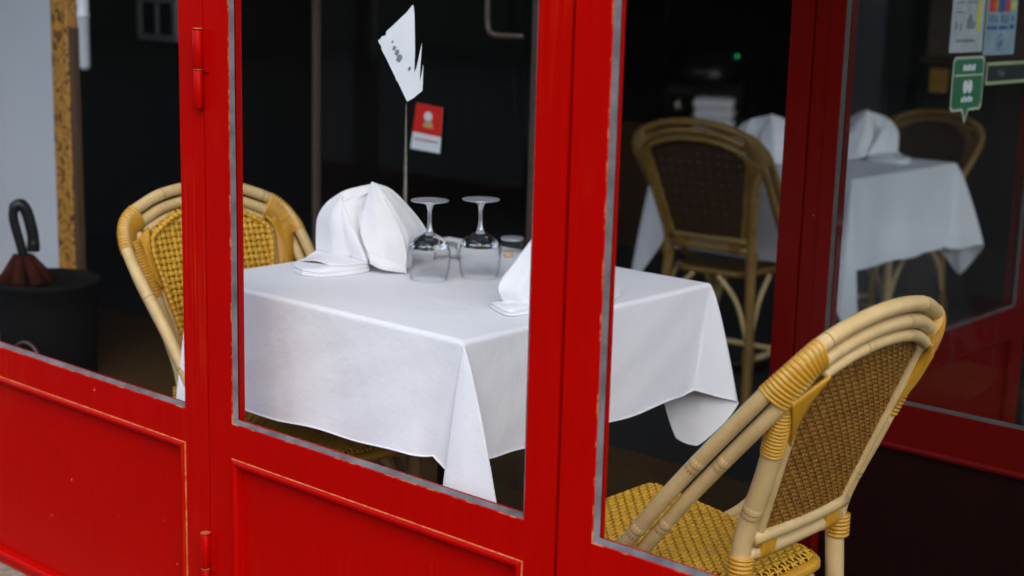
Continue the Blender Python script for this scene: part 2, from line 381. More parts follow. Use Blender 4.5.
struct('vestibule_wall', [(-1.50, -1.44, 3.70, 3.76, 0, 2.62), (-1.50, -1.44, 5.9, 7.6, 0, 2.62), (-1.50, -1.44, 3.762, 5.898, 0, .52), (-1.50, -1.44, 3.762, 5.898, 2.35, 2.62)], M['dark'])  # unglazed opening added so light reaches the back table
struct('stone_threshold', [(-6.6, .8, YF - .16, YF + .045, -.02, .083)], M['stone'])

# ------------------------------------------------------------------ red joinery: a glazed leaf
def leaf(name, loc, rz, W, label, cat, stile=.064, stile_r=None, gb=.557, mz=.496, z0=.086, z1=2.415, mould_bottom=.012, glass='glass', depth=.029, group=None, red='red', low='red', putty='putty'):
    """local: x along the leaf, y=0 its outer face and +y inwards, z up"""
    stile_r = stile if stile_r is None else stile_r
    t = thing(name, loc, rz, label, cat, group)
    x0, x1 = stile, W - stile_r; zt = z1 - .07
    A, D, LIP = .0082, .0075, .0145                            # putty width, glass depth, depth of the inner lip
    def opening(z_lo, z_hi, a0, a1, w, d, mb, mats):
        # four sloped strips round an opening: worn arris then the slope down to depth d
        e = .0018
        for (p, q, nx, nz) in (((a0, z_lo), (a0, z_hi), 1, 0), ((a1, z_hi), (a1, z_lo), -1, 0), ((a0, z_hi), (a1, z_hi), 0, -1), ((a1, z_lo), (a0, z_lo), 0, 1)):
            def pt(c, s, dd):
                sx = 1 if abs(c[0] - a0) < 1e-9 else -1; sz = 1 if abs(c[1] - z_lo) < 1e-9 else -1
                return (c[0] + sx * s, dd, c[1] + sz * s)
            n = 10
            for (s0, d0, s1, d1, mi) in ((0, 0, e, e * .8, mats[0]), (e, e * .8, w, d, mats[1])):
                P0, P1, Q0, Q1 = (np.array(pt(p, s0, d0)), np.array(pt(p, s1, d1)), np.array(pt(q, s0, d0)), np.array(pt(q, s1, d1)))
                T = np.linspace(0, 1, n + 1)[:, None]
                L0, L1 = P0 + (Q0 - P0) * T, P1 + (Q1 - P1) * T
                if mi == mats[1] and w < .012:                # hand-laid putty is not quite straight
                    L1[1:-1] += np.outer(RNG.normal(0, .0007, n - 1), np.array([nx, 0, nz]))
                mb.grid(np.stack([L0, L1], 1), mi, False, True)
    f = MB()
    f.box(0, x0, 0, depth, z0, z1); f.build('stile', M[red], t)
    f = MB(); f.box(x1, W, 0, depth, z0, z1); f.build('stile', M[red], t)
    r = MB(); r.box(x0, x1, 0, depth, zt, z1); r.build('top_rail', M[red], t)
    r = MB(); r.box(x0, x1, 0, depth, mz, gb); r.build('middle_rail', M[red], t)
    # inner lip the pane is bedded against
    l = MB()
    l.box(x0, x0 + A, D + .004, LIP, gb, zt); l.box(x1 - A, x1, D + .004, LIP, gb, zt)
    l.box(x0 + A, x1 - A, D + .004, LIP, gb, gb + A - .004); l.box(x0 + A, x1 - A, D + .004, LIP, zt - A, zt)
    l.build('glazing_bead', M[red], t)
    pt_ = MB(); opening(gb, zt, x0, x1, A, D, pt_, (0, 1)); putty_o = pt_.build('putty', [M['worn_light' if red == 'red' else red], M[putty]], t)
    g = MB(); g.box(x0 + .001, x1 - .001, D, D + .004, gb + .001, zt - .001); putty_o.parent = g.build('glass', M[glass], t)
    # sunk lower panel
    zb = z0 + mould_bottom
    r = MB(); r.box(x0, x1, 0, depth, z0, zb); r.build('bottom_rail', M[red], t)
    mo = MB()
    prof = [(-.0004, .0006, 0), (.0008, -.0024, 1), (.0052, -.0052, 1), (.0100, -.0046, 1), (.0135, -.0010, 1), (.0150, .0114, 1)]
    cor = [(x0, zb, 1, 1), (x0, mz, 1, -1), (x1, mz, -1, -1), (x1, zb, -1, 1)]
    for q in range(4):
        (ax, az, asx, asz), (bx, bz, bsx, bsz) = cor[q], cor[(q + 1) % 4]
        for (w0, d0, mi), (w1, d1, _) in zip(prof[:-1], prof[1:]):
            P0, P1 = np.array([ax + asx * w0, d0, az + asz * w0]), np.array([ax + asx * w1, d1, az + asz * w1])
            Q0, Q1 = np.array([bx + bsx * w0, d0, bz + bsz * w0]), np.array([bx + bsx * w1, d1, bz + bsz * w1])
            T = np.linspace(0, 1, 9)[:, None]
            mo.grid(np.stack([P0 + (Q0 - P0) * T, P1 + (Q1 - P1) * T], 1), mi, False, True)
    mo_o = mo.build('moulding', [M['worn' if red == 'red' else red], M[red]], t)
    p = MB(); p.box(x0 + .0005, x1 - .0005, .0112, depth - .004, zb + .0005, mz - .0005); mo_o.parent = p.build('panel', M[low], t)
    return t
S1, S2 = -2.037, -1.253
fixed = leaf('glazed_panel', (S1 - 2.70, YF, 0), 0, 2.699, 'red framed window panel left of the hinges, umbrella stand behind its glass', 'window panel', stile_r=.0655)
door = leaf('glazed_door', (S1 + .0015, YF, 0), 0, S2 - S1 - .0045, 'red hinged glazed door in front of the white dining table, torn white diamond on its glass', 'door', stile=.0625, stile_r=.0565)
right = leaf('glazed_door', (S2 + .0035, YF, 0), 0, 1.54, 'red glazed door nearest the camera, rattan chair back behind its glass', 'door', stile=.060)
# hinges sit on the middle leaf
for zc, hh in ((1.157, .130), (.278, .130)):
    h = MB(); x = S1 + .0005 - (S1 + .0015)
    prof = lambda r, a, c: [(0, a), (r * .8, a), (r, a + .002), (r, c - .002), (r * .8, c), (0, c)]
    h.lathe(prof(.0085, zc + .001, zc + hh / 2), (x - .004, -.0085, 0), 20, 0)
    h.lathe(prof(.0075, zc - hh / 2, zc - .001), (x - .004, -.0085, 0), 20, 0)
    h.lathe(prof(.0088, zc + hh / 2, zc + hh / 2 + .003), (x - .004, -.0085, 0), 20, 1)
    h.lathe(prof(.0079, zc - .002, zc + .0015), (x - .004, -.0085, 0), 20, 1)
    h.box(x + .001, x + .016, -.0028, -.0004, zc - .004, zc + hh / 2, 0)
    h.build('hinge', [M['red'], M['worn']], door)
# corner post and the two inner leaves behind chair
post = thing('corner_post', (-1.527, 2.57, 0), 0, 'shaded red grooved corner post behind the rattan chair, between the two inner glazed panels', 'post')
p = MB(); p.box(0, .050, 0, .085, 0, 2.615); p.build('outer_half', M['red_shaded'], post, bevel=.003)
p = MB(); p.box(.052, .087, .004, .085, 0, 2.615); p.build('inner_half', M['red_shaded'], post, bevel=.003)
inner = leaf('glazed_panel', (-1.439, 2.57, 0), 0, 2.07, 'shaded red glazed panel behind the near rattan chair, with sunk lower panel in shadow', 'window panel', stile=.029, stile_r=.06, z0=.02, gb=.545, mz=.468, glass='glass_in', depth=.036, red='red_shaded', low='panel_shaded', putty='putty_shaded')
side = leaf('glazed_door', (-1.45, 2.662, 0), PI / 2, 1.02, 'shaded red inner door carrying the stickers on its glass, running back from the corner post', 'door', stile=.03, stile_r=.065, z0=.02, gb=.545, mz=.478, glass='glass_in', depth=.036, red='red_shaded', low='red_shaded', putty='putty_shaded')

# ------------------------------------------------------------------ inner glass door with metal edges, far behind the table
gd = thing('glass_door', (-3.24, 2.86, 0), 0, 'frameless dark glass door behind the table with slim metal edges and red sticker', 'glass door')
e = MB(); e.box(0, .016, 0, .02, .01, 2.5); e.build('edge_strip', M['bronze'], gd, bevel=.002)
e = MB(); e.box(.812, .832, 0, .02, .01, 2.5); e.build('edge_strip', M['bronze'], gd, bevel=.002)
e = MB(); e.box(.0165, .8115, .006, .013, .015, 2.49); e.build('glass', M['glass_in'], gd)
e = MB(); hp = cr([(.695, -.03, 1.45), (.695, -.035, 1.26), (.700, -.036, 1.20), (.715, -.034, 1.183), (.745, -.022, 1.180), (.79, -.004, 1.180)])
e.tube(hp, .008, 10); e.build('handle', M['bronze'], gd)

# ------------------------------------------------------------------ draped cloth (position based dynamics)
def drape(hx, hy, ztop, hem, corners, seed=1, flare=.010, wave=.004, rows=34, ns=64, crease=()):
    """a cloth laid square on a table: flat top, near-flat sides with soft waves, a folded tail at each corner.
    corners: four lists of (out along x, out along y, drop) fold points at the hem, given for the corner (-,-),(+,-),(+,+),(-,+) in turn"""
    rng = np.random.default_rng(seed)
    C = [(-hx, -hy), (hx, -hy), (hx, hy), (-hx, hy)]
    sides = [((0, -1)), ((1, 0)), ((0, 1)), ((-1, 0))]
    base, out, drop, side_w = [], [], [], []
    ph = rng.uniform(0, 6, 12)
    for k in range(4):
        c0, c1 = np.array(C[k]), np.array(C[(k + 1) % 4]); n = np.array(sides[k], float); tdir = (c1 - c0) / np.linalg.norm(c1 - c0); L = np.linalg.norm(c1 - c0)
        # corner fold points of c0
        pts = corners[k]
        q_ = np.array([(a, b_, d, 0) for a, b_, d in pts]); dense = .45 * cr(q_, 7) + .55 * np.vstack([q_[i] + (q_[i + 1] - q_[i]) * np.linspace(0, 1, 7, endpoint=False)[:, None] for i in range(len(q_) - 1)] + [q_[-1:]]) if len(pts) > 2 else np.array(pts)
        for row in dense:
            base.append(c0); out.append(row[:2]); drop.append(row[2]); side_w.append(0)
        e0 = np.array(pts[-1][:2]); e1 = np.array(corners[(k + 1) % 4][0][:2]); d0, d1 = pts[-1][2], corners[(k + 1) % 4][0][2]
        for f in np.linspace(0, 1, ns)[1:-1]:
            p = c0 + (c1 - c0) * f
            fade = min(1, f * 7, (1 - f) * 7)
            wv = wave * (math.sin(f * 9 + ph[k]) + .7 * math.sin(f * 17 + ph[k + 4])) * fade
            for (ks, fs, am) in crease:
                if ks == k: wv += am * max(0, 1 - abs(f - fs) / .018)
            o_ = (e0 * max(0, 1 - f * 6) ** 1.5 + e1 * max(0, 1 - (1 - f) * 6) ** 1.5) + n * (flare * fade + wv)
            hz = d0 * (1 - f) + d1 * f + (hem[k] - (d0 + d1) / 2) * 4 * f * (1 - f) + .0022 * math.sin(f * 21 + ph[k]) * fade
            base.append(p); out.append(o_); drop.append(hz); side_w.append(fade)
    base, out, drop, sw = np.array(base), np.array(out), np.array(drop), np.array(side_w)
    r = .0085; T = np.r_[0, np.linspace(.02, 1, rows)]
    n = len(base); V = []
    inward = np.sign(base) * -1
    cent = base * np.array([1, 1])
    # rounded edge rows
    for a in (0, .35, .75, 1.0):
        ang = a * PI / 2
        x = base.copy(); lim = np.array([hx, hy])
        x = np.clip(x, -(lim - r), lim - r) + (base - np.clip(base, -(lim - r), lim - r)) * math.sin(ang)
        V.append(np.c_[x, np.full(n, ztop - r * (1 - math.cos(ang)))])
    for t in T[1:]:
        k = np.where(sw > 0, t ** 1.05, t ** .8)[:, None]
        xy = base + out * k
        s_arc = np.arange(n)
        wr = .0011 * np.sin(s_arc * .31 + 9 * t + ph[8]) * np.sin(5 * t + .05 * s_arc) * sw * min(1, 4 * t)
        nrm = np.where(np.abs(np.abs(base[:, :1]) - hx) < 1e-6, np.c_[np.sign(base[:, 0]), np.zeros(n)], np.c_[np.zeros(n), np.sign(base[:, 1])])
        xy = xy + nrm * wr[:, None]
        V.append(np.c_[xy, ztop - r - (drop - r) * t])
    V = np.array(V); V = np.concatenate([V, V[:, :1]], 1)
    return V
def cloth_obj(name, P, hx, hy, loc, label, mat, group=None, rz=0):
    b = MB(); b.grid(P)
    g = np.linspace(-1, 1, 60); gx, gy = np.meshgrid(g * (hx - .0085), g * (hy - .0085), indexing='ij')
    z = P[0, 0, 2] + .0005 + .0006 * np.sin(gx * 17 + 1) * np.sin(gy * 13) * (1 - np.maximum(abs(gx) / hx, abs(gy) / hy)) - .0005
    b.grid(np.stack([gx, gy, z], -1), flip=False)
    o = b.build(name, mat, None); o.location = loc; o.rotation_euler = (0, 0, rz)
    tag(o, label, 'tablecloth', group)
    h = MB(); e = P[-1, :-1]; h.tube(e + np.array([0, 0, .0012]), .0016, 6, closed=True)
    h.build('hem', mat, o)
    return o
TX, TY = -1.928, 2.066                                        # table centre
HX, HY = .352, .354
D = .215
P1 = drape(HX, HY, .7495, [.222, .212, .215, .215], [
    [(-.002, .02, .228), (-.030, -.012, .26), (-.020, -.034, .285), (.012, -.022, .27), (.035, -.002, .232)],
    [(-.060, -.004, .205), (-.022, .004, .24), (-.016, -.036, .300), (.040, -.036, .310), (.108, -.016, .308), (.040, .004, .26), (.006, .045, .206)],
    [(.012, -.06, .203), (.032, -.002, .224), (.050, .040, .240), (.030, .020, .285), (-.008, -.010, .330), (-.045, -.030, .318), (-.068, -.046, .240), (-.075, .010, .220)],
    [(.06, .006, .21), (.01, .03, .27), (-.03, .03, .30), (-.03, -.01, .27), (-.004, -.05, .21)]], seed=3, crease=((0, .36, .0012), (1, .55, .001)))
cloth1 = cloth_obj('tablecloth', P1, HX, HY, (TX, TY, 0), 'white linen tablecloth draped over the front dining table', M['linen'], 'white tablecloths')
def pedestal_table(loc, rz, hx, hy, ztop, label, group):
    t = thing('dining_table', loc, rz, label, 'table', group)
    b = MB(); b.box(-hx + .022, hx - .022, -hy + .022, hy - .022, ztop - .035, ztop - .008); b.build('tabletop', M['wood'], t, bevel=.006)
    b = MB(); b.lathe([(.032, .05), (.03, .1), (.028, ztop - .1), (.05, ztop - .05), (.05, ztop - .036)], seg=24); b.build('pedestal', M['black'], t)
    b = MB()
    for k in range(4):
        a = PI / 4 + k * PI / 2; dvec = np.array([math.cos(a), math.sin(a), 0])
        b.tube(np.array([dvec * .02 + (0, 0, .07), dvec * .15 + (0, 0, .05), dvec * .29 + (0, 0, .022)]), [.024, .02, .016], 10)
    b.build('base', M['black'], t)
    return t
pedestal_table((TX, TY, 0), 0, HX, HY, .747, 'square dining table under the front white cloth with dark pedestal', 'dining tables')
T2 = (-2.55, 4.46)
tail = .40
P2 = drape(.365, .365, .7495, [.29, .285, .29, .29], [
    [(-.002, .03, .29), (-.05, .0, .36), (-.05, -.05, .42), (.0, -.05, .38), (.04, -.002, .29)],
    [(-.06, -.004, .29), (-.01, -.05, .36), (.03, -.055, .43), (.055, -.01, .40), (.02, .01, .34), (.004, .05, .285)],
    [(.012, -.08, .28), (.04, -.03, .29), (.105, .03, .27), (.07, .04, .33), (.03, .03, .385), (.0, .03, .36), (-.05, .01, .29)],
    [(.06, .006, .29), (.02, .05, .37), (-.05, .05, .42), (-.05, .0, .37), (-.004, -.05, .29)]], seed=9, wave=.007)
cloth_obj('tablecloth', P2, .365, .365, (T2[0], T2[1], 0), 'white tablecloth on the back dining table behind the corner post', M['linen'], 'white tablecloths')
pedestal_table((T2[0], T2[1], 0), 0, .365, .365, .747, 'square dining table under the back white cloth, behind the corner post', 'dining tables')

# ------------------------------------------------------------------ rattan bistro chair
H = dict(xf=.057, yf=.189, xw=-.227, yw=.205, zw=.794, xs=-.268, ys=.127, zs=.858, xa=-.281, za=.878, xb=-.14, yb=.128, xm=-.07, ym=.199, zm=.615)
def xback(y, z): return -.14 - .363 * (z - .49) + .55 * y * y
def hoop_curve():
    r = [(H['xf'] + .055, H['yf'] - .022, .405), (H['xf'], H['yf'], .457), (H['xm'], H['ym'], H['zm']), (H['xw'], H['yw'], H['zw']), (H['xs'], H['ys'], H['zs'])]
    return cr([(x, -y, z) for x, y, z in r] + [(H['xa'], 0, H['za'])] + r[::-1], 14)
def offset_curve(c, d):
    T = np.gradient(c, axis=0); T /= np.linalg.norm(T, axis=1)[:, None]
    C = np.stack([np.full(len(c), -.22), c[:, 1] * .45, np.full(len(c), .50)], 1)
    v = C - c; v -= (v * T).sum(1)[:, None] * T; v /= np.linalg.norm(v, axis=1)[:, None]
    return c + v * d
def rings(mb, path, r, at, mat=1):
    L = np.r_[0, np.cumsum(np.linalg.norm(np.diff(path, axis=0), axis=1))]
    for a in at:
        s = a * L[-1]; seg = [np.array([np.interp(s + q, L, path[:, k]) for k in range(3)]) for q in (-.0016, -.0006, .0006, .0016)]
        mb.tube(np.array(seg), [r * .98, r * 1.028, r * 1.028, r * .98], 14, mat)
        seg = [np.array([np.interp(s + q, L, path[:, k]) for k in range(3)]) for q in (-.014, -.006, 0, .006, .014)]
        mb.tube(np.array(seg), [r * .99, r * 1.012, r * 1.02, r * 1.012, r * .99], 14, 0)
def resample(path, step):
    L = np.r_[0, np.cumsum(np.linalg.norm(np.diff(path, axis=0), axis=1))]; n = max(3, int(L[-1] / step))
    s = np.linspace(0, L[-1], n); return np.stack([np.interp(s, L, path[:, k]) for k in range(3)], 1)
def coil(mb, path, ra, rb, ref, pitch=.0062, mat=0):
    """cane binding: an elliptical sleeve whose surface is ridged once per turn"""
    path = np.asarray(path, float); p = resample(path, pitch / 6)
    if np.ndim(ref) == 2: ref = np.stack([np.interp(np.linspace(0, 1, len(p)), np.linspace(0, 1, len(ref)), np.asarray(ref)[:, q]) for q in range(3)], 1)
    ph = np.arange(len(p)) / 6 * 2 * PI
    bumpy = 1 + .0 * ph; k = np.abs(np.sin(ph / 2)) ** .6
    a = np.interp(np.linspace(0, 1, len(p)), np.linspace(0, 1, len(np.atleast_1d(ra))), np.atleast_1d(ra)); b_ = np.interp(np.linspace(0, 1, len(p)), np.linspace(0, 1, len(np.atleast_1d(rb))), np.atleast_1d(rb))
    mb.tube(p, a - .0030 + .0030 * k, 18, mat, ref=ref, r2=b_ - .0030 + .0030 * k)
def weave(mb, surf, nrm, inside, u0, u1, v0, v1, pu, pv, wd, amp, mats=(0, 0), th=.0011):
    """real over-under weave of flat strands; surf(u,v)->xyz arrays"""
    step = min(pu, pv) / 3.0
    for axis in (0, 1):
        p_fix, p_run = (pu, pv) if axis == 0 else (pv, pu)
        a0, a1, r0, r1 = (u0, u1, v0, v1) if axis == 0 else (v0, v1, u0, u1)
        for i in range(int((a1 - a0) / p_fix) + 1):
            a = a0 + i * p_fix + p_fix / 2
            run = np.arange(r0, r1, step)
            U, V = (np.full_like(run, a), run) if axis == 0 else (run, np.full_like(run, a))
            ok = inside(U, V); ii = 0
            while ii < len(run):
                if not ok[ii]: ii += 1; continue
                jj = ii
                while jj < len(run) and ok[jj]: jj += 1
                if jj - ii > 4:
                    u, v = U[ii:jj], V[ii:jj]; rr = run[ii:jj]
                    ph = PI * ((rr - r0) / p_run) + (PI if i % 2 else 0) + (PI if axis else 0)
                    w_ = amp * np.clip(1.5 * np.sin(ph), -1, 1)
                    c = surf(u, v); n = nrm(u, v); c = c + n * w_[:, None]
                    t = np.gradient(c, axis=0); t /= np.linalg.norm(t, axis=1)[:, None]; s = np.cross(t, n)
                    hw = wd[axis] / 2
                    sec = np.stack([c - s * hw, c - s * hw * .45 + n * th, c + s * hw * .45 + n * th, c + s * hw, c + s * hw * .45 - n * th, c - s * hw * .45 - n * th], 1)
                    sec = np.concatenate([sec, sec[:, :1]], 1)
                    mb.grid(sec, mats[axis])
                ii = jj
def make_chair(name, label, group):
    t = thing(name, (0, 0, 0), 0, label, 'chair', group)
    h1 = hoop_curve(); h2 = offset_curve(h1, .0265); h3f = offset_curve(h1, .0485)
    n = len(h1); iw0, iw1 = 3 * 14, n - 1 - 3 * 14            # wrap points on the hoops
    h3 = h3f[iw0 + 8: iw1 - 7]
    h2 = h2.copy()
    b = MB(); b.tube(h1, .0118, 14); rings(b, h1, .0118, (.145, .25, .44, .60, .79, .90)); b.build('outer_hoop', [M['pole'], M['node']], t)
    b = MB(); b.tube(h2, .0110, 14); rings(b, h2, .0110, (.17, .29, .47, .64, .76, .87)); b.build('inner_hoop', [M['pole'], M['node']], t)
    b = MB(); b.tube(h3, .0098, 12); rings(b, h3, .0098, (.3, .7)); b.build('back_rim', [M['pole'], M['node']], t)
    for s in (-1, 1):
        # back post running down into the rear leg
        top = h2[iw0 if s < 0 else iw1]
        pp = cr([(-.185, s * .168, .0), (-.150, s * .150, .20), (-.135, s * .136, .42), (xback(.13, .52) + .004, s * .134, .52), (xback(.155, .64), s * .152, .64), (xback(.178, .74) - .004, s * .176, .745), (top[0] * .5 + .5 * xback(.19, .77), s * .187, .785)], 10)
        b = MB(); b.tube(pp, .0150, 14); rings(b, pp, .0150, (.12, .34, .72)); rear = b.build('rear_leg', [M['pole'], M['node']], t)
        # slim stile beside the woven panel
        q = np.array([(xback(s * .105, z), s * (.106 + (z - .5) * .19), z) for z in np.linspace(.510, .80, 12)])
        b = MB(); b.tube(q, .0085, 10); b.build('panel_stile', M['pole'], t)
        fl = cr([(.235, s * .170, 0), (.235, s * .165, .2), (.235, s * .158, .425)], 8)
        b = MB(); b.tube(fl, .0155, 12); rings(b, fl, .0155, (.35, .7)); b.build('front_leg', [M['pole'], M['node']], t)
        # cane bindings at the shoulder: round the hoops, down the post and slantwise between
        wb = MB(); iw = iw0 if s < 0 else iw1
        sl = slice(iw - 2, iw + 10) if s < 0 else slice(iw - 9, iw + 3)
        lo, hi = (iw - 1, iw + 9) if s < 0 else (iw + 1, iw - 9)
        mid = (h1 + h2) / 2; ref = (h2 - h1)
        coil(wb, mid[sl], .0275, .0155, ref[sl])
        po = pp[(pp[:, 2] > .672)]
        coil(wb, po, [.0175, .0180, .0185, .019], [.0175, .0180, .0180, .017], (0, 1, 0))
        nrm_ = np.array([.94, 0, .34])
        A0, B0 = h2[lo], h3f[hi]
        zc0, zc1 = .690, .775
        C0, D0 = (np.array([xback(.15, z) - .001, s * (.106 + (z - .5) * .19), z]) for z in (zc0, zc1))
        for side_ in (-1, 1):
            m_ = 19
            for q in range(m_):
                f = q / (m_ - 1); a_ = A0 + (B0 - A0) * f; c_e = C0 + (D0 - C0) * f
                a_ = a_ + (h1[iw] - h2[iw]) * .2
                path = cr([a_ + nrm_ * side_ * .0135, (a_ * .5 + c_e * .5) + nrm_ * side_ * .0165, c_e + nrm_ * side_ * .0100], 5)
                wb.tube(path, .0031, 6)
        f5 = np.linspace(0, 1, 6)[:, None]
        for side_ in (-1, 1): wb.grid(np.stack([A0 + (B0 - A0) * f5 + nrm_ * side_ * .012, (A0 + C0) / 2 + (B0 + D0 - A0 - C0) / 2 * f5 + nrm_ * side_ * .0145, C0 + (D0 - C0) * f5 + nrm_ * side_ * .009], 1))
        wb.build('shoulder_binding', M['wrap'], rear)
        fb = MB()
        xx = xback(.08, .514)
        for zz in (.0,):
            coil(fb, [(xx + .003, s * .070, .514), (xx + .003, s * .106, .514)], .0285, .0145, (0, 0, 1), .0058)
        coil(fb, [(-.136, s * .136, .462), (-.137, s * .1345, .498)], .0195, .0195, (1, 0, 0))
        fb.build('rail_binding', M['wrap'], rear)
    # lower back rails
    for zz in (.528, .500):
        xx = xback(0, zz); b = MB()
        b.tube(np.array([(xx + .3 * y * y, y, zz) for y in np.linspace(-.126, .126, 9)]), .0115, 12); b.build('back_rail', M['pole'], t)
    # woven back: golden towards the sitter, brown on the outer side
    def inside_b(y, z):
        top = .845 - 1.9 * np.abs(y) ** 2.1 * 1.6
        return (np.abs(y) < .100 + (z - .5) * .19) & (z > .535) & (z < top)
    sf = lambda y, z: np.stack([xback(y, z) + 0 * y, y, z], -1)
    def nb(y, z):
        v = np.stack([np.ones_like(y), -1.1 * y, np.full_like(y, .363)], -1); return v / np.linalg.norm(v, axis=-1, keepdims=True)
    sff = lambda y, z: sf(y, z) + nb(y, z) * .0022
    sfb = lambda y, z: sf(y, z) - nb(y, z) * .0022
    b = MB(); weave(b, sff, nb, inside_b, -.19, .19, .495, .86, .0125, .0125, (.0098, .0105), .0018, (0, 0)); wbk = b.build('woven_back', M['weave'], t)
    b = MB(); weave(b, sfb, nb, inside_b, -.19, .19, .495, .86, .0088, .0088, (.0066, .0064), .0014, (0, 0), .0009)
    b.build('woven_back_outer', M['weave_b'], t)
    # rolled cane edging round the panel
    rim = [(y, .542) for y in np.linspace(-.101, .101, 9)] + [(.100 + (z - .5) * .19 - .006, z) for z in np.linspace(.56, .76, 8)]
    for y in np.linspace(.14, -.14, 15): rim.append((y, .838 - 1.9 * abs(y) ** 2.1 * 1.6))
    rim += [(-(.100 + (z - .5) * .19 - .006), z) for z in np.linspace(.76, .56, 8)]
    rp = np.array([(xback(y, z) + .006, y, z) for y, z in rim]); rp = np.vstack([rp, rp[:1]])
    tw = resample(rp, .0025); b = MB(); b.tube(tw, .0052 + .0012 * np.sin(np.arange(len(tw)) * 1.3), 8); b.build('panel_edging', M['weave'], wbk)
    # woven seat with rolled edges
    def hw(x): return .142 + (x - .05) * .19
    def rr_in(x, y):
        xc = .070; ax = np.maximum(np.abs(x - xc) - .167, 0); ay = np.maximum(np.abs(y) - (hw(x) - .038), 0)
        return np.hypot(ax, ay)
    inside_s = lambda x, y: rr_in(x, y) < .038
    def ss(x, y):
        d = rr_in(x, y); z = .444 - .020 * (np.clip((d - .012) / .026, 0, 1)) ** 2.2 - .006 * np.exp(-(((x - .07) / .13) ** 2 + (y / .13) ** 2))
        return np.stack([x, y, z], -1)
    ns = lambda x, y: np.tile(np.array([0, 0, 1.0]), (len(x), 1))
    b = MB(); weave(b, ss, ns, inside_s, -.14, .285, -.205, .205, .0108, .0108, (.0080, .0070), .0017); 
    b.build('woven_seat', M['weave'], t)
    th = np.linspace(0, 2 * PI, 80, endpoint=False); fr = []
    for a in th:
        d0, d1 = math.cos(a), math.sin(a); lo, hi = 0., .5
        for _ in range(22):
            m_ = (lo + hi) / 2
            if rr_in(np.array([.07 + d0 * m_]), np.array([d1 * m_]))[0] < .035: lo = m_
            else: hi = m_
        fr.append((.07 + d0 * lo, d1 * lo, .424))
    b = MB(); b.tube(fr, .0105, 12, closed=True)
    b.grid([[(.07 + (x - .07) * f, y * f, .434 if f < .9 else .429) for x, y, z in fr + fr[:1]] for f in (.02, .5, .93)], 1)
    b.build('seat_frame', [M['wrap'], M['weave_b']], t)
    # curved braces and stretchers
    legs = [(-.150, .150, 1, 1), (-.150, -.150, 1, -1), (.235, .166, -1, 1), (.235, -.166, -1, -1)]
    for (lx, ly, dx_, dy_) in legs:
        sy = 1 if ly > 0 else -1
        b = MB(); b.tube(cr([(lx, ly, .17), (lx + dx_ * .012, ly, .25), (lx + dx_ * .05, ly, .35), (lx + dx_ * .115, ly * .99, .418)], 8), .0075, 10); b.build('brace', M['pole'], t)
        b = MB(); b.tube(cr([(lx, ly, .17), (lx, ly - sy * .012, .25), (lx, ly - sy * .05, .35), (lx, ly - sy * .11, .418)], 8), .0075, 10); b.build('brace', M['pole'], t)
        b = MB(); coil(b, [(lx, ly, .155), (lx, ly, .205)], .019, .019, (1, 0, 0)); b.build('leg_binding', M['wrap'], t)
    for sy in (-1, 1):
        b = MB(); b.tube([(-.150, sy * .151, .175), (.235, sy * .166, .175)], .0085, 10); b.build('stretcher', M['pole'], t)
    b = MB(); b.tube([(.04, -.158, .175), (.04, .158, .175)], .0085, 10); b.build('stretcher', M['pole'], t)
    return t
G = 'rattan bistro chairs'
chair = make_chair('rattan_chair', 'nearest rattan chair with brown woven outer back, right of the front table', G)
chair.location = (-1.225, 1.935, 0); chair.rotation_euler = (0, 0, 3.104)
dup(chair, (-2.247, 1.893, 0), -.083, 'rattan chair with golden woven back seen partly behind the hinged red post', G)
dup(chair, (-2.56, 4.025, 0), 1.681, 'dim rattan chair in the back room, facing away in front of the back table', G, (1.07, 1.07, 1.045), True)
dup(chair, (-2.50, 4.98, 0), -PI / 2 - .1, 'shadowed rattan chair at the far side of the back table, mostly hidden', G, (1.02, 1.02, 1.0), True)

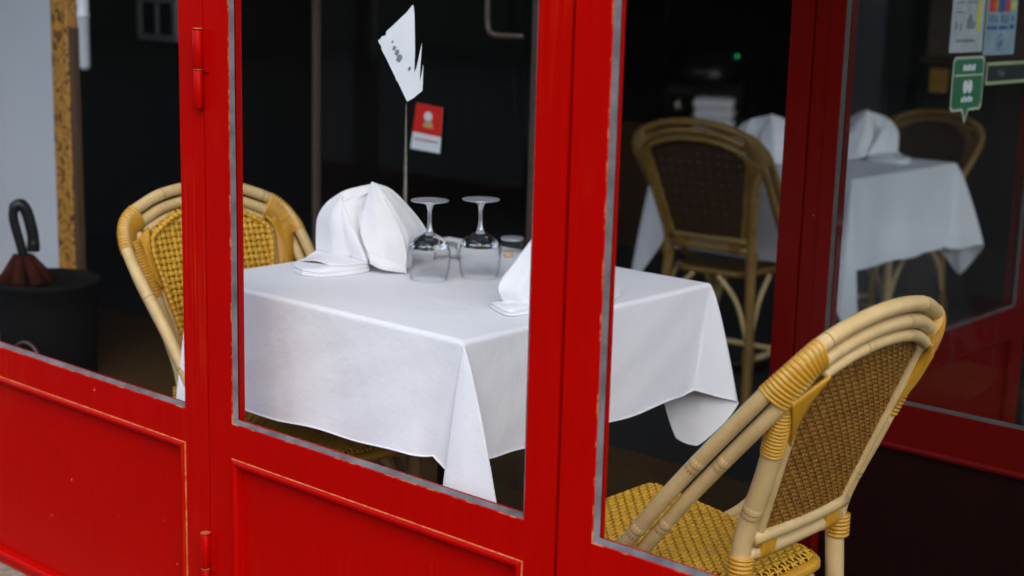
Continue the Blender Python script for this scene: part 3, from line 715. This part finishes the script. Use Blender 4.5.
# ------------------------------------------------------------------ folded napkins
from mathutils import noise as mno
class Cloth(MB):
    """folded-cloth sheets; points are (X, Y, away) drawn on an upright sheet of paper, scale K per metre, origin at the base centre"""
    def __init__(s, ox, oy, K, seed): super().__init__(); s.ox, s.oy, s.K, s.seed = ox, oy, K, seed
    def Q(s, a): return np.array([(a[0] - s.ox) / s.K, a[2], max(.001, ((s.oy - a[1]) / s.K - .2 * a[2]) / .98)])
    def line(s, pts, n=15, smooth=True):
        p = cr([s.Q(a) for a in pts], 8) if smooth and len(pts) > 2 else np.array([s.Q(a) for a in pts])
        L = np.r_[0, np.cumsum(np.linalg.norm(np.diff(p, axis=0), axis=1))]; q = np.linspace(0, L[-1], n)
        return np.stack([np.interp(q, L, p[:, k]) for k in range(3)], 1)
    def patch(s, A, B, bulge=(0, 0, 0), n=26, m=22, peak=None, flutes=0, amp=0, rough=.0022, hem=True):
        a, c = s.line(A, n), s.line(B, n); T = np.linspace(0, 1, m)
        G_ = a[:, None] * (1 - T)[None, :, None] + c[:, None] * T[None, :, None]
        pr = np.sin(PI * T) if peak is None else np.minimum(T / peak, (1 - T) / (1 - peak))
        G_ = G_ + np.array(bulge)[None, None] * pr[None, :, None] * np.sin(PI * np.linspace(.2, .9, n))[:, None, None]
        fade = np.sin(PI * T)[None, :] ** .6 * np.ones((n, 1))
        if flutes:
            f = np.abs(((T * flutes) % 1) - .5) * 2 - .5           # sharp pressed pleats fanning out
            G_[..., 1] += amp * f[None, :] * np.linspace(1, .35, n)[:, None] * fade
        for i in range(n):
            for j in range(m):
                v = Vector(G_[i, j]) * 1.0
                G_[i, j, 1] += fade[i, j] * (rough * mno.noise(v * 24 + Vector((s.seed, 0, 0))) + rough * .5 * mno.noise(v * 60 + Vector((0, s.seed, 0))))
        s.grid(G_)
        if hem:
            s.tube(a, .0011, 6); s.tube(c, .0011, 6)
    def pad(s, pts, c, h=.0175):
        out_ = cr([s.Q(p)[:2] if len(p) == 3 else np.array([(p[0] - s.ox) / s.K, p[1]]) for p in pts + pts[:1]], 8)
        oc = np.array([(c[0] - s.ox) / s.K, c[1]]); lay = []
        for z, k in ((.0005, .95), (.002, .99), (.0055, 1.0), (.0075, .95), (.0085, .945), (.010, .975), (.014, .965), (.0165, .92), (.0175, .8), (.0175, .5), (.0175, .02)):
            q = oc + (out_ - oc) * k
            lay.append(np.stack([q[:, 0], q[:, 1], np.full(len(q), z * h / .0175) + .0016 * np.sin(q[:, 0] * 60 + z * 300) * min(1, z * 90)], 1))
        s.grid(np.array(lay), flip=True)
def napkin_mesh():
    b = Cloth(370, 470, 2250, 3.0)
    O = [(155, 392, .045), (155, 300, .05), (163, 238, .05), (202, 178, .045), (268, 133, .03)]
    crease = [(382, 446, -.036), (356, 385, -.034), (318, 300, -.018), (288, 232, .004), (268, 180, .02)]
    b.patch(O, crease, (0, -.012, .004), flutes=1.5, amp=.014, rough=.003)
    b.patch([(268, 133, .03), (310, 118, .03), (392, 100, .02)], [(268, 180, .02), (325, 165, .018), (384, 135, .012)], m=8)
    b.patch([(382, 446, -.036), (356, 385, -.032), (318, 300, -.014), (288, 232, .006), (268, 180, .02)], [(392, 410, -.035), (358, 320, -.010), (366, 220, .012), (392, 105, .016)], (0, .006, 0), peak=.6)
    cl = [(385, 405, -.045), (352, 310, -.028), (368, 205, -.012), (400, 90, .005)]
    rc = [(548, 470, -.05), (545, 380, -.040), (488, 235, -.026), (404, 92, .005)]
    b.patch(cl, rc, (.002, -.016, 0), peak=.42, rough=.003)
    rb = [(578, 478, .01), (578, 372, .02), (642, 300, .035), (502, 134, .03), (412, 96, .006)]
    b.patch([(548, 470, -.05), (545, 380, -.040), (520, 300, -.034), (460, 185, -.018), (404, 92, .005)], rb, (0, -.010, 0), peak=.5, flutes=2, amp=.009, rough=.003)
    b.patch([(155, 392, .05), (157, 300, .055), (165, 236, .055), (204, 176, .05), (300, 122, .035), (395, 100, .02)], [(578, 478, .02), (582, 372, .03), (636, 304, .04), (560, 200, .04), (505, 136, .035), (412, 98, .01)], (0, .05, 0), flutes=3, amp=.006)
    b.patch([(383, 402, -.047), (450, 425, -.060), (550, 458, -.056)], [(392, 448, -.052), (450, 474, -.064), (552, 488, -.058)], (0, -.003, 0), m=6)
    b.pad([(92, -.085), (60, -.035), (96, .030), (165, .060), (300, .035), (392, -.025), (352, -.062), (280, -.085), (178, -.102)], (220, -.02))
    b.patch([(74, 444, -.014), (106, 428, .02), (156, 392, .045)], [(205, 456, -.070), (290, 456, -.062), (384, 448, -.038)], (0, -.004, .010), flutes=1.5, amp=.004)
    return b
def napkin_two():
    b = Cloth(555, 308, 560, 8.0)
    A = [(507, 309, -.045), (498, 292, -.055), (513, 268, -.035), (535, 238, -.012), (553, 220, 0)]
    B = [(560, 313, -.055), (558, 285, -.045), (556, 255, -.03), (554, 235, -.01), (553, 220, 0)]
    C = [(604, 300, .02), (612, 286, .03), (600, 262, .03), (580, 240, .02), (553, 220, 0)]
    b.patch(A, B, (0, -.014, 0), peak=.4, flutes=1.5, amp=.006); b.patch(B, C, (0, -.012, 0), peak=.5, flutes=1.5, amp=.006)
    b.patch(A, C, (0, .05, 0), flutes=2.5, amp=.006)
    b.pad([(490, -.045), (509, -.107), (532, -.085), (580, -.05), (612, .05), (624, .13), (600, .17), (535, .09)], (555, .02), .015)
    return b
nap = napkin_mesh().build('napkin', M['napkin'], None, solid=.0012)
# local x = to the right of the viewer, y = away
nap.location = (-2.126, 2.015, .7495); nap.rotation_euler = (0, 0, math.atan2(2.133, 2.008))
tag(nap, 'white fan-folded napkin standing left of the upturned wine glasses', 'napkin', 'folded white napkins')
def nap_copy(loc, rz, sc, label):
    o = nap.copy(); COL.objects.link(o); o.location = loc; o.rotation_euler = (0, 0, rz); o.scale = sc; o['label'] = label; return o
n2_ = napkin_two().build('napkin', M['napkin'], None, solid=.0012)
n2_.location = (-1.651, 2.031, .7495); n2_.rotation_euler = (0, 0, math.atan2(1.651, 2.031))
tag(n2_, 'white folded napkin on the front table, half hidden by the red post', 'napkin', 'folded white napkins')
nap_copy((-2.585, 4.235, .7495), .50, (1.1, 1.1, .95), 'white folded napkin beside the dim back chair, on the back table')
nap_copy((-2.425, 4.65, .7495), .52, (-1.0, 1.0, .98), 'white folded napkin behind the inner glass, right of the corner post')

# ------------------------------------------------------------------ upturned glasses
def wine_glass(loc, label):
    t = thing('wine_glass', loc, 0, label, 'wine glass', 'upturned wine glasses')
    # upside down: rim on the cloth, foot on top
    o_ = cr([(.0345, 0, 0), (.0385, 0, .018), (.0415, 0, .045), (.039, 0, .066), (.029, 0, .083), (.014, 0, .093), (.0062, 0, .100)], 7)
    prof = [(p[0], p[2]) for p in o_]; prof = [p for p in prof if p[1] < .067]; inn = [(p[0] - .0011, p[1]) for p in prof][::-1]
    b = MB(); b.lathe(prof + inn + [prof[0]], seg=48); b.build('bowl', M['tglass'], t)
    b = MB(); b.lathe([(.0003, .0745), (.012, .0735), (.026, .0700), (.0358, .0655), (.0386, .0672), (.0355, .0745), (.029, .0836), (.020, .0898), (.012, .0942), (.0072, .0982), (.0003, .0985)], seg=48); b.build('bowl_base', M['lens'], t)
    b = MB(); b.lathe([(.0002, .0975), (.007, .0980), (.0065, .101), (.0042, .110), (.0036, .125), (.0038, .142), (.0060, .152), (.010, .157)], seg=24); b.build('stem', M['sglass'], t)
    b = MB(); b.lathe([(.0003, .1575), (.010, .1572), (.024, .1600), (.0352, .1625), (.0362, .1637), (.0352, .1648), (.020, .1652), (.0003, .1655)], seg=48); b.build('foot', M['sglass'], t)
    return t
g1 = wine_glass((-1.966, 2.032, .7497), 'left of the two upturned wine glasses, touching the napkin')
g1.scale = (1, 1, .93)
dup(g1, (-1.915, 2.120, .7497), .4, 'right of the two upturned wine glasses, beside the low tumbler')
def tumbler(loc, label, r=.026, hgt=.032):
    b = MB(); b.lathe([(r, 0), (r * .96, hgt * .5), (r * .93, hgt - .004), (r * .86, hgt), (.0004, hgt + .0005), (.0004, hgt - .005), (r * .86, hgt - .007), (r * .90, hgt * .5), (r * .95, 0), (r, 0)], seg=40)
    o = b.build('tumbler', M['tglass']); o.location = loc
    b = MB(); b.lathe([(.0003, hgt - .004), (r * .80, hgt - .004), (r * .92, hgt - .002), (r * .94, hgt + .0005), (r * .90, hgt + .002), (r * .84, hgt + .0012), (.0003, hgt + .0012)], seg=40); b.build('base', M['sglass'], o)
    return tag(o, label, 'tumbler', 'small upturned tumblers')
tumbler((-2.045, 2.365, .7497), 'small clear tumbler upturned right of the wine glasses')
tumbler((-2.085, 2.205, .7497), 'small clear tumbler upturned between and behind the two wine glasses')
cork = MB(); cork.lathe([(.0004, 0), (.009, 0), (.010, .003), (.010, .010), (.008, .012), (.0004, .012)], seg=20)
o = cork.build('bottle_stopper', simple('cork', (.55, .38, .25), .8)); o.location = (-2.02, 2.325, .7497); tag(o, 'small tan stopper lying by the low tumbler', 'stopper')
# slim tapered rod behind the napkin
b = MB(); b.lathe([(.030, 0), (.030, .004), (.008, .008), (.0058, .02), (.0050, .10), (.0036, .20), (.0020, .29), (.0008, .355), (.0003, .362)], seg=20)
o = b.build('table_stand', M['metal']); o.location = (-2.235, 2.234, .7497); o.scale = (1.1, 1.1, .85); tag(o, 'slim tapered metal rod stand rising behind the standing napkin', 'table stand')

# ------------------------------------------------------------------ stickers and signs
def plane_xz(x, y, z): return Matrix(((1, 0, 0, x), (0, 0, 1, y), (0, 1, 0, z), (0, 0, 0, 1)))     # poly x->X, y->Z
def on_front(poly, y): return poly
b = MB()
dia = [(-1.6005, 1.276), (-1.612, 1.2655), (-1.640, 1.2455), (-1.655, 1.2355), (-1.657, 1.2290), (-1.665, 1.2275), (-1.668, 1.2235), (-1.673, 1.2215), (-1.6705, 1.2165), (-1.6660, 1.2130), (-1.6655, 1.2080), (-1.6570, 1.1975), (-1.6440, 1.1800), (-1.6350, 1.1680), (-1.6335, 1.1640), (-1.6300, 1.1620), (-1.6200, 1.1480), (-1.6095, 1.1335),
       (-1.5960, 1.1400), (-1.5780, 1.1520), (-1.5775, 1.1640), (-1.5770, 1.1900), (-1.5800, 1.1760), (-1.5840, 1.1640), (-1.5830, 1.1860), (-1.5805, 1.2210), (-1.5850, 1.2050), (-1.5905, 1.1860), (-1.5955, 1.1770), (-1.5945, 1.2100), (-1.5965, 1.2600), (-1.5985, 1.2740)]
kx = (1.585) / 1.61
dia = [(x * kx * .9988 + .011, 1.315 + (z - 1.315) * kx) for x, z in dia]
b.prism(dia, -.0003, plane_xz(0, YF + .0130, 0)); o = b.build('torn_sticker', M['paper']); tag(o, 'torn white diamond-shaped sticker on the glass of the middle red door', 'sticker')
fl = MB()
for cx, cz, r in ((-1.630, 1.213, .0035), (-1.624, 1.207, .0045), (-1.619, 1.199, .006), (-1.634, 1.222, .002), (-1.598, 1.185, .003)):
    fl.prism([(cx + r * (1 + .5 * math.sin(3 * k)) * math.cos(k * .7), cz + r * (1.2 + .4 * math.cos(5 * k)) * math.sin(k * .7)) for k in range(9)], -.0002, plane_xz(0, YF + .0131, 0))
fl2 = fl.build('torn_patch', M['s_grey'], o)
fl2.location = (.031, -.0008, 0)
# red and white sticker on the far glass door
rs = thing('window_sticker', (-2.845, 2.862, .866), 0, 'red and white sticker on the dark glass door behind the table', 'sticker')
b = MB(); b.prism([(0, 0), (.110, -.004), (.118, .117), (.022, .124)], .0004, plane_xz(0, 0, 0) @ Matrix.Scale(-1, 4, (0, 0, 1))); b.build('backing', M['paper'], rs)
b = MB(); b.prism([(.0085, .046), (.1128, .040), (.118, .117), (.022, .124)], -.0005, plane_xz(0, -.0006, 0)); b.build('red_field', M['s_red'], rs)
b = MB()
b.prism([(.066 + .015 * math.cos(a), .090 + .013 * math.sin(a)) for a in np.linspace(0, 2 * PI, 20, endpoint=False)], -.0004, plane_xz(0, -.0013, 0))
b.prism([(.046, .062), (.084, .059), (.080, .072), (.074, .079), (.058, .080), (.052, .073)], -.0004, plane_xz(0, -.0013, 0), 1)
b.build('emblem', [M['paper'], M['s_gold']], rs)
b = MB()
for k in range(7): b.prism([(.016 + k * .0125, .0255 - k * .0006), (.0265 + k * .0125, .0248 - k * .0006), (.0272 + k * .0125, .0300 - k * .0006), (.0167 + k * .0125, .0307 - k * .0006)], -.0003, plane_xz(0, -.0008, 0))
b.build('lettering', M['s_pink'], rs)

def plane_yz(x, y, z): return Matrix(((0, 0, 1, x), (1, 0, 0, y), (0, 1, 0, z), (0, 0, 0, 1)))     # poly x->Y, y->Z, facing +X
XS = -1.4575 + .0092 * 0 - .0
XP = -1.4500 - .0085 + .0004                                  # just proud of the inner door's pane
def sticker(name, y, z, label, cat='sticker', group=None): return thing(name, (XP, y, z), 0, label, cat, group)
def layer(root, nm, polys, mat, k):
    b = MB()
    for pl in polys: b.prism(pl, .0003, plane_yz(.0004 * k, 0, 0))
    return b.build(nm, mat, root)
def rect(x0, x1, y0, y1): return [(x0, y0), (x1, y0), (x1, y1), (x0, y1)]
def text(root, nm, s, x, y, size, mat, k, shear=0):
    cu = bpy.data.curves.new(nm, 'FONT'); cu.body = s; cu.size = size; cu.shear = shear; cu.extrude = .0001
    to = bpy.data.objects.new(nm, cu); COL.objects.link(to); dg = bpy.context.evaluated_depsgraph_get()
    me = bpy.data.meshes.new_from_object(to.evaluated_get(dg)); bpy.data.objects.remove(to)
    o = bpy.data.objects.new(nm, me); COL.objects.link(o); me.materials.clear(); me.materials.append(mat); o.parent = root
    o.matrix_local = plane_yz(.0004 * k + .0003, x, y); return o
def rrect(x0, x1, y0, y1, r, n=5):
    out = []
    for cx, cy, a0 in ((x1 - r, y1 - r, 0), (x0 + r, y1 - r, PI / 2), (x0 + r, y0 + r, PI), (x1 - r, y0 + r, 1.5 * PI)):
        out += [(cx + r * math.cos(a0 + k * PI / 2 / n), cy + r * math.sin(a0 + k * PI / 2 / n)) for k in range(n + 1)]
    return out
def circ(x, y, rx, ry=None, n=18): return [(x + rx * math.cos(a), y + (ry or rx) * math.sin(a)) for a in np.linspace(0, 2 * PI, n, endpoint=False)]
# price list
s = sticker('notice_sticker', 3.128, 1.185, 'grey white printed notice on the inner door glass, left of the card sticker')
layer(s, 'paper', [rect(0, .168, 0, .165)], M['s_paperg'], 0)
layer(s, 'printed_lines', [rect(.022, .058, z, z + .004) for z in (.128, .118, .107, .086)] + [rect(.075, .125, z, z + .004) for z in (.132, .124, .116, .108)] + [rect(.03, .125, .022, .029)] + [rect(.02, .03, .05, .066), rect(.045, .052, .046, .064)], M['s_grey'], 1)
layer(s, 'emblem', [[(.075, .052), (.118, .050), (.122, .066), (.108, .068), (.098, .085), (.086, .078), (.078, .070)]], M['s_grey'], 1)
layer(s, 'yellow_strip', [rect(.128, .148, .045, .165)], M['s_yel'], 1)
# payment card sticker
s = sticker('card_sticker', 3.303, 1.176, 'pale blue payment card sticker with coloured card logos on the inner door glass')
layer(s, 'backing', [rrect(0, .172, 0, .150, .006)], M['s_sky'], 0)
layer(s, 'top_band', [rect(.004, .168, .134, .148)], M['s_blue'], 1)
layer(s, 'card_logo', [rect(.014, .062, .098, .128)], M['s_red'], 1)
layer(s, 'card_logo', [circ(.052, .113, .013, .013)], M['orange'], 2)
layer(s, 'card_logo', [rect(.066, .102, .098, .128)], M['s_blue'], 1)
layer(s, 'card_logo', [rect(.104, .126, .098, .128)], M['s_red'], 1)
layer(s, 'card_logo', [circ(.148, .114, .013)], M['s_yel'], 1)
text(s, 'lettering', 'VISA', .012, .073, .026, M['s_blue'], 1, .2); text(s, 'lettering', 'VISA', .076, .073, .026, M['s_blue'], 1, .2)
layer(s, 'blue_bar', [rect(.010, .066, .058, .066), rect(.074, .122, .058, .066), rect(.136, .160, .058, .070), rect(.143, .152, .076, .090)], M['s_blue'], 1)
layer(s, 'round_emblem', [circ(.090, .028, .019, .019)], M['s_blue'], 1)
layer(s, 'round_emblem', [circ(.090, .028, .0165, .0165)], M['s_sky'], 2)
layer(s, 'round_emblem', [[(.080, .018), (.087, .018), (.088, .035), (.083, .036)], [(.092, .018), (.099, .018), (.097, .038), (.092, .037)]], M['s_blue'], 3)
# green speech-bubble sticker
s = sticker('bubble_sticker', 3.155, 1.024, 'green speech-bubble sticker with cream border on the inner door glass')
def bubble(i): return rrect(i, .164 - i, .030 + i, .152 - i, .016 - i * .5)[0:18] + [(.022 + i, .030 + i)][:0]
def bub(i):
    r = rrect(i, .164 - i, .030 + i, .152 - i, .014)
    return r[:18] + [(.062 + i * .7, .030 + i), (.080, .0 + i * 2.2), (.098 - i * .7, .030 + i)] + r[18:]
layer(s, 'border', [bub(0)], M['s_cream'], 0); layer(s, 'green_face', [bub(.006)], M['s_green'], 1)
layer(s, 'dividing_line', [rect(.012, .154, .108, .112)], M['s_cream'], 2)
layer(s, 'lettering', [rect(.052 + k * .013, .062 + k * .013, .120, .134 - .002 * (k % 2)) for k in range(5)] + [rect(.054 + k * .012, .063 + k * .012, .050, .060 + .003 * (k % 2)) for k in range(5)], M['paper'], 2)
layer(s, 'emblem', [circ(.070, .084, .012, .015), circ(.094, .084, .012, .015)], M['paper'], 2)
layer(s, 'emblem', [[(.076, .094), (.088, .094), (.082, .104)]], M['s_gold'], 3)
# small black plate
s = sticker('black_plate', 3.330, 1.108, 'small black name plate with lime border on the inner door glass', 'sign')
layer(s, 'border', [rect(0, .25, 0, .052)], M['s_lime'], 0); layer(s, 'face', [rect(.008, .242, .008, .044)], M['s_black'], 1)
text(s, 'lettering', 'Troy', .060, .019, .020, M['s_chalk'], 2, .25)

# ------------------------------------------------------------------ left: umbrella stand, post, white board
SX, SY = -3.20, 1.97
st = thing('umbrella_stand', (SX, SY, 0), 0, 'black round umbrella stand behind the left window, rust umbrella inside', 'umbrella stand')
b = MB(); b.lathe([(.0, .01), (.098, .0), (.104, .02), (.118, .50), (.122, .556), (.128, .562), (.128, .572), (.122, .576), (.117, .572), (.112, .50), (.098, .03), (.0, .025)], seg=48); b.build('bucket', M['bucket'], st)
b = MB(); th = np.linspace(0, 2 * PI, 30, endpoint=False)
b.tube([(.085 + .055 * math.cos(a) * .8, -.115 + .055 * math.cos(a) * .2, .395 + .052 * math.sin(a)) for a in th], .0035, 8, closed=True); b.build('ring_handle', M['bronze'], st)
um = thing('umbrella', (SX - .02, SY - .03, .03), 0, 'folded rust umbrella with curved black handle in the stand', 'umbrella')
rtv = np.array([.53, .85, 0]) ; rtv = np.array([SY, -SX, 0]) / math.hypot(SX, SY)
def ul(u, z): return tuple(rtv * u + np.array([0, 0, z]))
b = MB(); b.tube(cr([ul(-.010, .56), ul(-.020, .62), ul(-.032, .672), ul(-.036, .700), ul(-.031, .720), ul(-.017, .726), ul(-.005, .708), ul(.004, .672), ul(.008, .640), ul(.007, .612)], 8), [.0115] * 30 + [.0140] * 36 + [.0155] * 7, 14); b.build('handle', M['black'], um)
b = MB(); b.tube([ul(.01, .02), ul(-.002, .3), ul(-.010, .57)], .006, 10); b.build('shaft', M['black'], um)
b = MB(); rows = []
for k in range(14):
    f = k / 13; z = .05 + .53 * f; rad = (.030 + .030 * math.sin(PI * min(1, f * 1.02)) if f < .97 else .03) * (1 - .55 * max(0, f - .8) / .2)
    rows.append([tuple(rtv * (.010 - .03 * f) + np.array([math.cos(a) * rad * (1 + .28 * math.sin(8 * a + 2 * f)), math.sin(a) * rad * (1 + .28 * math.sin(8 * a + 2 * f)), z])) for a in np.linspace(0, 2 * PI, 65)])
b.grid(rows); can = b.build('canopy', M['rust'], um)
b = MB()
for k in range(7):
    a = k * .9; b.tube([ul(-.020 + .02 * math.cos(a), .60 - .012 * (k % 2)), ul(-.016 + .052 * math.cos(a), .545)] if False else [tuple(np.array(ul(-.018, .60)) + .016 * np.array([math.cos(a), math.sin(a), 0])), tuple(np.array(ul(-.012, .535)) + .055 * np.array([math.cos(a), math.sin(a), 0]))], [.010, .020], 8)
b.build('canopy_fold', M['rust'], can)
cp_ = thing('carved_post', (-3.612, 2.33, 0), 0, 'carved brown timber post behind the umbrella stand', 'post')
b = MB(); b.box(-.048, .030, -.04, .0, 0, 1.235); b.build('shaft', M['carved'], cp_, bevel=.006)
b = MB(); b.box(-.050, .034, -.044, .002, 1.237, 1.262); b.box(-.046, .030, -.04, .0, 1.262, 2.615); b.build('capital', M['wood'], cp_, bevel=.004)
b = MB(); b.box(.032, .046, -.035, -.010, 0, 1.16); b.build('plain_edge', M['cabinet'], cp_, bevel=.003)
b = MB(); b.lathe([(.0, 1.045), (.010, 1.047), (.016, 1.058), (.016, 1.185), (.0175, 1.187), (.0175, 1.196), (.016, 1.198), (.016, 1.60), (.0, 1.61)], (-3.568, 2.335, 0), 24)
o = b.build('white_tube', M['white']); tag(o, 'white upright tube fixed beside the carved post', 'tube')
b = MB(); b.box(-5.6, -4.105, 2.58, 2.63, 0, 2.6)
o = b.build('partition_board', M['white'], bevel=.004); tag(o, 'tall white board partition at the far left behind the umbrella', 'partition')
# picture frame far left
pf = thing('picture_frame', (-4.87, 3.42, 1.06), 0, 'small dim framed picture in the dark left background', 'picture')
b = MB(); b.box(0, .24, 0, .02, 0, .02); b.box(0, .24, 0, .02, .14, .16); b.box(0, .02, 0, .02, .021, .139); b.box(.22, .24, 0, .02, .021, .139); b.box(.11, .125, .002, .02, .021, .139); b.build('frame', M['s_grey'], pf)
b = MB(); b.box(.021, .219, .012, .016, .021, .139); b.build('print', M['dark'], pf)

# ------------------------------------------------------------------ back room
sb = thing('sideboard', (-4.15, 6.35, 0), .0, 'dark sideboard far back behind the dim rattan chair', 'sideboard')
b = MB(); b.box(-.7, .7, -.25, .25, 0, .60); b.build('body', M['cabinet'], sb, bevel=.004)
b = MB(); b.box(-.72, .72, -.27, .27, .602, .632); b.build('top', M['cabinet'], sb, bevel=.004)
cm = thing('coffee_machine', (-4.24, 6.33, .634), .6, 'dim domed steel machine with green light on the far sideboard', 'coffee machine')
b = MB(); b.box(-.20, .20, -.14, .14, 0, .05); b.box(-.20, .20, .02, .14, .051, .22); b.build('body', M['black'], cm, bevel=.012)
b = MB(); b.lathe([(.20, .222), (.205, .25), (.19, .31), (.15, .36), (.08, .39), (.0, .40)], (0, .02, 0), 32); b.build('dome', M['black'], cm)
b = MB()
for k in range(3): b.lathe([(0, .06), (.028, .062), (.032, .075), (.030, .15), (.0, .152)], (-.12 + .11 * k, -.09, 0), 18)
b.build('jug', M['chrome'], cm)
b = MB(); b.lathe([(0, -.007), (.005, -.004), (.006, 0), (.005, .004), (0, .007)], (.16, -.06, .345), 12); b.build('indicator', M['green_led'], cm)
ln = MB(); ln.box(-.10, .10, -.1, .1, 0, .05); ln.box(-.095, .10, -.1, .095, .052, .10); ln.box(-.1, .095, -.095, .1, .102, .15)
o = ln.build('folded_linen', M['linen'], bevel=.02); o.location = (-4.06, 6.17, .634); o.rotation_euler = (0, 0, .5); tag(o, 'small stack of white folded linen on the far sideboard', 'linen')
tp = thing('timber_partition', (-2.80, 6.0, 0), 0, 'brown timber partition at the far right of the back room', 'partition')
b = MB(); b.box(-.10, .42, 0, .06, 0, 1.02); b.build('lower_boards', M['cabinet'], tp, bevel=.004)
b = MB(); b.box(-.12, .44, -.02, .08, 1.022, 1.05); b.build('ledge', M['cabinet'], tp, bevel=.004)
b = MB(); b.box(-.10, .42, .01, .05, 1.052, 2.6); b.build('upper_panel', M['wood'], tp)
b = MB(); b.box(0, .075, -.012, 0, 0, .10); o = b.build('amber_tile', M['orange']); o.location = (-2.86, 5.985, .90); tag(o, 'small amber picture tile on the timber partition', 'picture')
